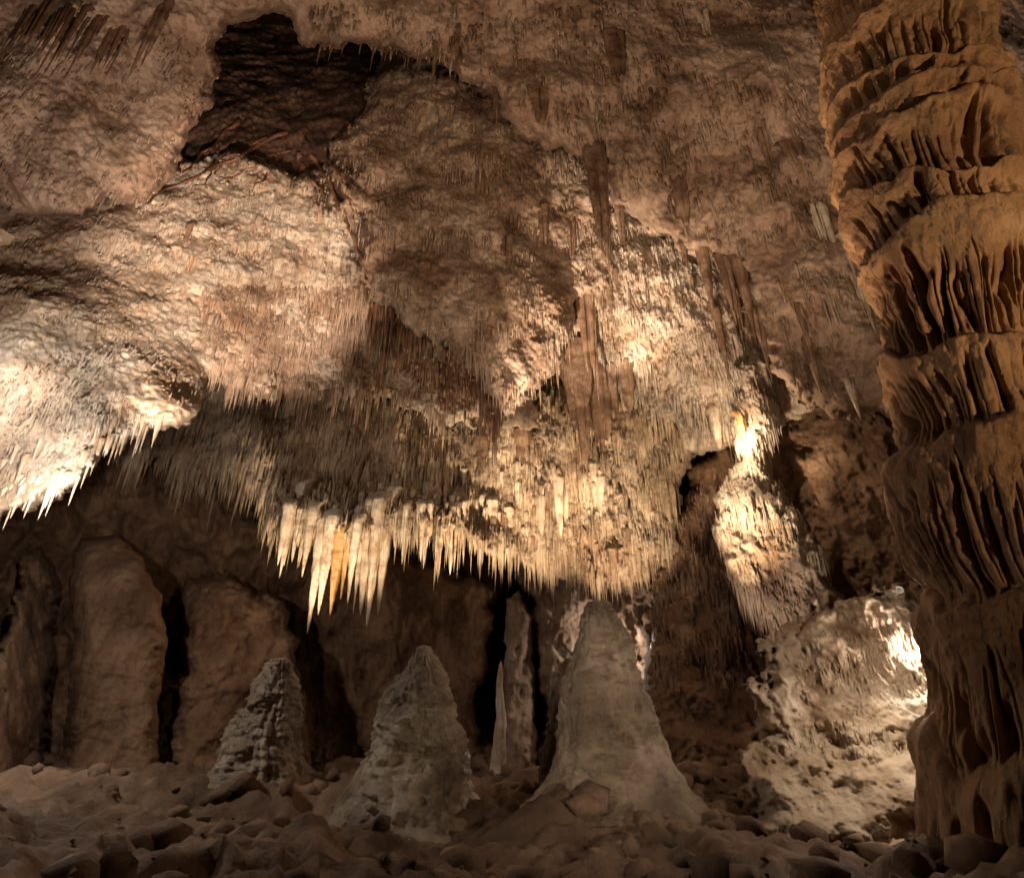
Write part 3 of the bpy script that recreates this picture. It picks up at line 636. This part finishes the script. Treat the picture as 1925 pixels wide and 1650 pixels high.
row(L2, [(520, 950), (640, 940), (760, 945), (880, 950), (960, 960)], 30, (40, 80), (7, 13), ['slim', 'spike', 'cluster'], CALCITE, "cream stalactite", "the bright fringe's lowest row", "small cream stalactites of the bright fringe", 24, 5)
row(L2, [(560, 905), (700, 900), (850, 900), (1000, 905), (1150, 900)], 30, (35, 70), (7, 13), ['slim', 'cluster'], CALCITE, "golden stalactite", "the bright fringe's upper row", "small golden stalactites above the bright fringe", 22, 6)
row(L2, [(980, 1010), (1050, 1030), (1130, 1040), (1200, 1040), (1245, 1020)], 24, (35, 70), (7, 13), ['slim', 'cluster'], CALCITE_BROWN, "brown stalactite", "the shaded fringe over the stalagmite", "brown stalactites of the shaded lower fringe", 16, 8)
row("ceiling1", [(700, 560), (760, 605), (830, 655), (900, 710), (945, 770)], 30, (60, 110), (6, 10), ['slim', 'spike'], CALCITE_RED, "reddish brown straw", "the dark row under the dome's edge", "reddish straws under the edge of the dome", 16, 9, ("upper end", "middle", "lower end"))
row("ceiling1", [(395, 700), (450, 715), (520, 735), (600, 735), (700, 740), (780, 755)], 26, (25, 55), (6, 11), ['slim', 'spike'], CALCITE_BROWN, "brown stalactite", "the low lip beside the prow", "brown stalactites on the low lip left of the prow", 8, 10)
row("ceiling", [(40, 20), (100, 15), (170, 40), (240, 60)], 26, (55, 110), (5, 10), ['slim', 'spike'], CALCITE_RED, "reddish stalactite", "the top left corner curtain", "dark reddish curtain at the top left", 18, 11)
row("dome1", [(1000, 480), (1100, 500), (1200, 520), (1330, 560)], 20, (25, 60), (6, 12), ['slim', 'spike'], CALCITE_BROWN, "brown stalactite", "the scatter on the lit far dome", "small stalactites on the lit far dome", 40, 12)
row("ceiling", [(1250, 440), (1290, 470), (1340, 485), (1392, 505), (1410, 570), (1435, 640)], 18, (40, 90), (7, 15), ['slim', 'spike', 'cluster'], CALCITE_BROWN, "dark stalactite", "the rim between far dome and column", "dark stalactites on the rim of the far dome", 10, 13)
row("ceiling", [(590, 80), (680, 82), (740, 88), (820, 108)], 12, (20, 40), (4, 7), ['slim'], CALCITE_BROWN, "tiny straw", "the lip over the dark alcove", "tiny straws on the alcove's lip", 5, 14)

def straws(name, layer, region, n, len_rng, w_rng, mat, seed=0, clump=1.0):
    """the uncountable small stalactites of one stretch of ceiling, joined as one mass"""
    r = np.random.default_rng(seed + 100); u0, v0, s, nu, nv, P, ok = SHEETS[layer]
    a = np.array(region, float); lo, hi = a.min(0), a.max(0)
    u = r.uniform(lo[0], hi[0], n * 3); v = r.uniform(lo[1], hi[1], n * 3)
    m = poly_sdf(u, v, region) > 0; u, v = u[m], v[m]
    j = np.clip(np.round((u - u0) / s).astype(int), 0, nu - 1); i = np.clip(np.round((v - v0) / s).astype(int), 0, nv - 1)
    m = ok[i, j]; root = P[i, j][m]; u, v = u[m], v[m]
    den = fbm(root, (.9, .9, .9), 3, .6)
    m = den * clump + r.uniform(-.5, .7, len(den)) > 0; root, u, v, den = root[m][:n], u[m][:n], v[m][:n], den[m][:n]
    n = len(root)
    c = root[:, 1] * CT + (root[:, 2] - EYE[2]) * ST
    w = (w_rng[0] + (w_rng[1] * 1.9 - w_rng[0]) * r.random(n) ** 2.6) / FPX * c / 2
    ln = (r.uniform(*len_rng, n) * (.5 + r.random(n) ** 2) * np.clip(1 + den * .8, .4, 2)) / FPX * c * 1.1
    segs = 5; prof = [(.30, .25), (-.05, 1.0), (-.5, .62)]
    ang = np.arange(segs) * 2 * np.pi / segs
    V = np.zeros((n, segs * 3 + 1, 3))
    ro = r.uniform(0, 6, n)
    for k, (zz, rr) in enumerate(prof):
        q = w * rr * r.uniform(.8, 1.2, n)
        V[:, k * segs:(k + 1) * segs, 0] = root[:, 0, None] + q[:, None] * np.cos(ang[None] + ro[:, None])
        V[:, k * segs:(k + 1) * segs, 1] = root[:, 1, None] + q[:, None] * np.sin(ang[None] + ro[:, None]) + (w * 1.1 * (k == 0))[:, None]
        V[:, k * segs:(k + 1) * segs, 2] = (root[:, 2] + ln * zz)[:, None]
    V[:, -1] = root; V[:, -1, 2] -= ln; V[:, -1, 0] += w * .2 * r.normal(size=n)
    q1 = [(k * segs + j, (k + 1) * segs + j, (k + 1) * segs + (j + 1) % segs, k * segs + (j + 1) % segs) for k in range(2) for j in range(segs)]
    t1 = [(2 * segs + j, 3 * segs, 2 * segs + (j + 1) % segs) for j in range(segs)]
    offs = (np.arange(n) * (segs * 3 + 1))[:, None, None]
    o = link(name, mesh_np(name, V.reshape(-1, 3), (np.array(q1)[None] + offs).reshape(-1, 4), (np.array(t1)[None] + offs).reshape(-1, 3)), mat)
    return tag(o, kind="stuff")
straws("straw_stalactites", "dome", [(560, 150), (900, 170), (1150, 330), (1400, 480), (1100, 560), (1060, 680), (960, 770), (700, 520), (600, 300)], 4600, (10, 30), (2.2, 4.6), ROCK, 1, 2.2)
straws("straw_stalactites", "ceiling1", [(380, 540), (680, 540), (760, 700), (840, 790), (780, 755), (600, 740), (400, 705), (380, 650)], 4500, (14, 36), (2.4, 4.6), ROCK, 2, 1.0)
straws("straw_stalactites", "ceiling1", [(670, 520), (710, 555), (800, 620), (945, 750), (940, 785), (880, 775), (800, 740), (720, 650)], 1800, (22, 48), (2.5, 4.8), CALCITE_RED, 22, .8)
straws("straw_stalactites", "ceiling1", [(0, 430), (280, 390), (420, 300), (620, 330), (690, 560), (400, 560), (380, 760), (250, 810), (0, 940)], 3500, (9, 24), (2.2, 4.6), ROCK_PALE, 3, 1.6)
straws("straw_stalactites", "dome1", [(940, 400), (1480, 450), (1440, 800), (1250, 830), (1100, 830), (1060, 680)], 6000, (12, 28), (2.4, 4.8), ROCK_PALE, 4, 1.2)
straws("straw_stalactites", L2, [(240, 720), (500, 750), (1360, 720), (1270, 840), (1260, 1050), (1130, 1090), (900, 1020), (700, 1010), (500, 980), (250, 870)], 13000, (20, 52), (2.6, 6), FRINGE, 5, .9)
straws("straw_stalactites", "ceiling", [(560, 0), (1530, 0), (1560, 400), (1650, 700), (1500, 740), (1390, 500), (1100, 280), (900, 140), (600, 80)], 3000, (10, 34), (2.4, 5), ROCK, 6, 2.6)
straws("straw_stalactites", "wall4", [(1220, 1080), (1320, 900), (1420, 1283), (1450, 1290), (1230, 1300)], 1400, (14, 34), (3, 6), CALCITE_BROWN, 7, 1.0)
straws("straw_stalactites", "flowstone_mound", [(1380, 690), (1460, 690), (1500, 960), (1560, 1060), (1430, 1250), (1340, 1000)], 1800, (14, 36), (2.6, 5.5), ROCK_PALE, 8, 1.0)

# ------------------------------------------------------------------ dark rills running down from the alcove
def tube(name, pts, rad, mat, segs=7):
    p = np.array(pts, float)
    V, Q = [], []
    for i in range(len(p)):
        d = p[min(i + 1, len(p) - 1)] - p[max(i - 1, 0)]; d /= np.linalg.norm(d) + 1e-9
        a = np.cross(d, [0, 0, 1.0]); a /= np.linalg.norm(a) + 1e-9; b = np.cross(d, a)
        for j in range(segs):
            t = 2 * math.pi * j / segs; V.append(p[i] + rad[i] * (math.cos(t) * a + math.sin(t) * b))
    for i in range(len(p) - 1):
        for j in range(segs): Q.append((i * segs + j, i * segs + (j + 1) % segs, (i + 1) * segs + (j + 1) % segs, (i + 1) * segs + j))
    return link(name, mesh_np(name, np.array(V), np.array(Q)), mat)
RILL = rock("rusty_rill", (.17, .075, .035), (.12, .05, .022), (.07, .026, .012), (.06, .02, .01), .4, .4, .8, .55, .6, .6)
rills = [
    ([(540, 250), (480, 275), (440, 300), (390, 322), (345, 342), (300, 364), (276, 380)], 11, "longest rusty rill winding from the alcove to the slab's lower corner"),
    ([(500, 262), (455, 285), (420, 300), (395, 322), (385, 350)], 8, "short rusty rill branching below the longest one"),
    ([(450, 225), (420, 255), (390, 282), (365, 308), (335, 335)], 13, "broad dark rill along the slab's edge left of the alcove"),
    ([(545, 280), (500, 300), (470, 318), (440, 330), (410, 345)], 7, "thin dark rill crossing the pale rock below the alcove"),
    ([(470, 280), (445, 295), (415, 318), (392, 330)], 6, "thinnest rusty rill beside the broad dark one"),
    ([(520, 300), (505, 325), (480, 350), (470, 372)], 6, "short dark rill reaching furthest down the pale rock"),
    ([(560, 290), (570, 320), (590, 345), (610, 365)], 14, "dark rill running down towards the dome's left edge"),
    ([(585, 290), (600, 310), (625, 360), (645, 400), (662, 440), (678, 480), (690, 530)], 13, "dark rill following the crack at the dome's left edge"),
    ([(610, 280), (640, 340), (655, 380), (672, 420)], 9, "second dark rill close beside the dome's left edge"),
]
for pts, w, lab in rills:
    p = np.array(pts, float); t = np.linspace(0, 1, 40); tt = np.linspace(0, 1, len(p))
    uu = np.interp(t, tt, p[:, 0]) + 4 * np.sin(t * 23 + w) * np.sin(t * 9); vv = np.interp(t, tt, p[:, 1]) + 3 * np.sin(t * 17 + 2 * w)
    W = []
    for u, v in zip(uu, vv):
        q = [surf(n, u, v) for n in ("ceiling1", "alcove", "dome")]
        q = [a for a, ok in q if ok] or [q[0][0]]
        W.append(min(q, key=lambda a: a[1]))
    W = np.array(W)
    for _ in range(2): W[1:-1] = (W[:-2] + W[1:-1] * 2 + W[2:]) / 4
    r = w / FPX * W[:, 1] * 1.1 / 2 * (1 - .5 * t) * (1 + .25 * np.sin(t * 31))
    tag(tube("flowstone_rill", W, r, RILL), lab, "flowstone rill", "rusty rills below the alcove")

# ------------------------------------------------------------------ the one floodlight in view
def floodlight():
    P, _ = surf("rock_outcrop", 1690, 1128)
    P = at(1690, 1108, P[1] - .05)
    root = bpy.data.objects.new("floodlight", None); scn.collection.objects.link(root); root.location = P
    tag(root, "small round cave floodlight perched on top of the pale outcrop", "floodlight")
    for nm, mat_c, prof, r0 in (("housing", (.05, .045, .04), [(.035, -.16), (.062, -.15), (.072, -.08), (.078, -.01)], .5), ("rim", (.80, .78, .70), [(.078, -.012), (.088, -.008), (.088, .010), (.066, .012), (.064, -.004)], .35),
                                ("lens", (.75, .72, .60), [(.064, -.004), (.03, .004), (.014, .006)], .15), ("bulb", (.03, .025, .02), [(.014, .006), (.012, .014), (.0005, .016)], .3)):
        m = bpy.data.materials.new("floodlight_" + nm); m.use_nodes = True
        b = m.node_tree.nodes["Principled BSDF"]; b.inputs["Base Color"].default_value = (*mat_c, 1); b.inputs["Roughness"].default_value = r0
        n = 28; V = [(r * math.cos(2 * math.pi * j / n), r * math.sin(2 * math.pi * j / n), z) for r, z in prof for j in range(n)]
        Q = [(i * n + j, i * n + (j + 1) % n, (i + 1) * n + (j + 1) % n, (i + 1) * n + j) for i in range(len(prof) - 1) for j in range(n)]
        o = link(nm, mesh_np(nm, np.array(V), np.array(Q)), m, root)
    root.rotation_euler = (math.radians(62), 0, math.radians(-28))
    st = tube("bracket", [(-.082, 0, -.03), (-.10, -.05, -.06), (-.06, -.14, -.10), (0, -.16, -.10), (.06, -.14, -.10), (.10, -.05, -.06), (.082, 0, -.03)], [.008] * 7, bpy.data.materials["floodlight_housing"])
    st.parent = root
floodlight()

straws("straw_stalactites", "rock_outcrop", [(1510, 1190), (1560, 1150), (1740, 1180), (1740, 1420), (1480, 1420)], 900, (12, 32), (3, 6.5), CRAG, 9, 1.2)
straws("straw_stalactites", "ceiling", [(-100, 60), (500, 60), (400, 200), (280, 380), (-100, 400)], 900, (8, 20), (2, 4), ROCK_SMOOTH, 10, 2.2)

# ------------------------------------------------------------------ broken rock lying on the floor
def rubble():
    r = np.random.default_rng(21); V, F, off = [], [], 0
    ico = [(0, 0, 1), (.89, 0, .45), (.28, .85, .45), (-.72, .53, .45), (-.72, -.53, .45), (.28, -.85, .45), (.72, .53, -.45), (-.28, .85, -.45), (-.89, 0, -.45), (-.28, -.85, -.45), (.72, -.53, -.45), (0, 0, -1)]
    tri = [(0, 1, 2), (0, 2, 3), (0, 3, 4), (0, 4, 5), (0, 5, 1), (1, 6, 2), (2, 7, 3), (3, 8, 4), (4, 9, 5), (5, 10, 1), (6, 7, 2), (7, 8, 3), (8, 9, 4), (9, 10, 5), (10, 6, 1), (11, 7, 6), (11, 8, 7), (11, 9, 8), (11, 10, 9), (11, 6, 10)]
    ico = np.array(ico)
    for k in range(5200):
        y = r.uniform(4.5, 24); x = r.uniform(-.95, .95) * (y * .95 + 2)
        if fbm(np.array([[x, y, 3.0]]), .45, 2)[0] + r.uniform(-.5, .25) < 0: continue
        sz = .03 + .30 * r.random() ** 5
        p = ico * (1 + .28 * r.normal(size=(12, 1))) * np.array([1, r.uniform(.6, 1), r.uniform(.4, .8)]) * sz
        a = r.uniform(0, 6.28); c_, s_ = math.cos(a), math.sin(a)
        p = np.stack([p[:, 0] * c_ - p[:, 1] * s_, p[:, 0] * s_ + p[:, 1] * c_, p[:, 2]], 1) + np.array([x, y, floor_z(x, y) + sz * .15])
        V.append(p); F += [tuple(off + i for i in t) for t in tri]; off += 12
    tag(link("rubble", mesh_np("rubble", np.concatenate(V), np.zeros((0, 4), int), F, smooth=False), FLOOR_M), kind="stuff")
rubble()
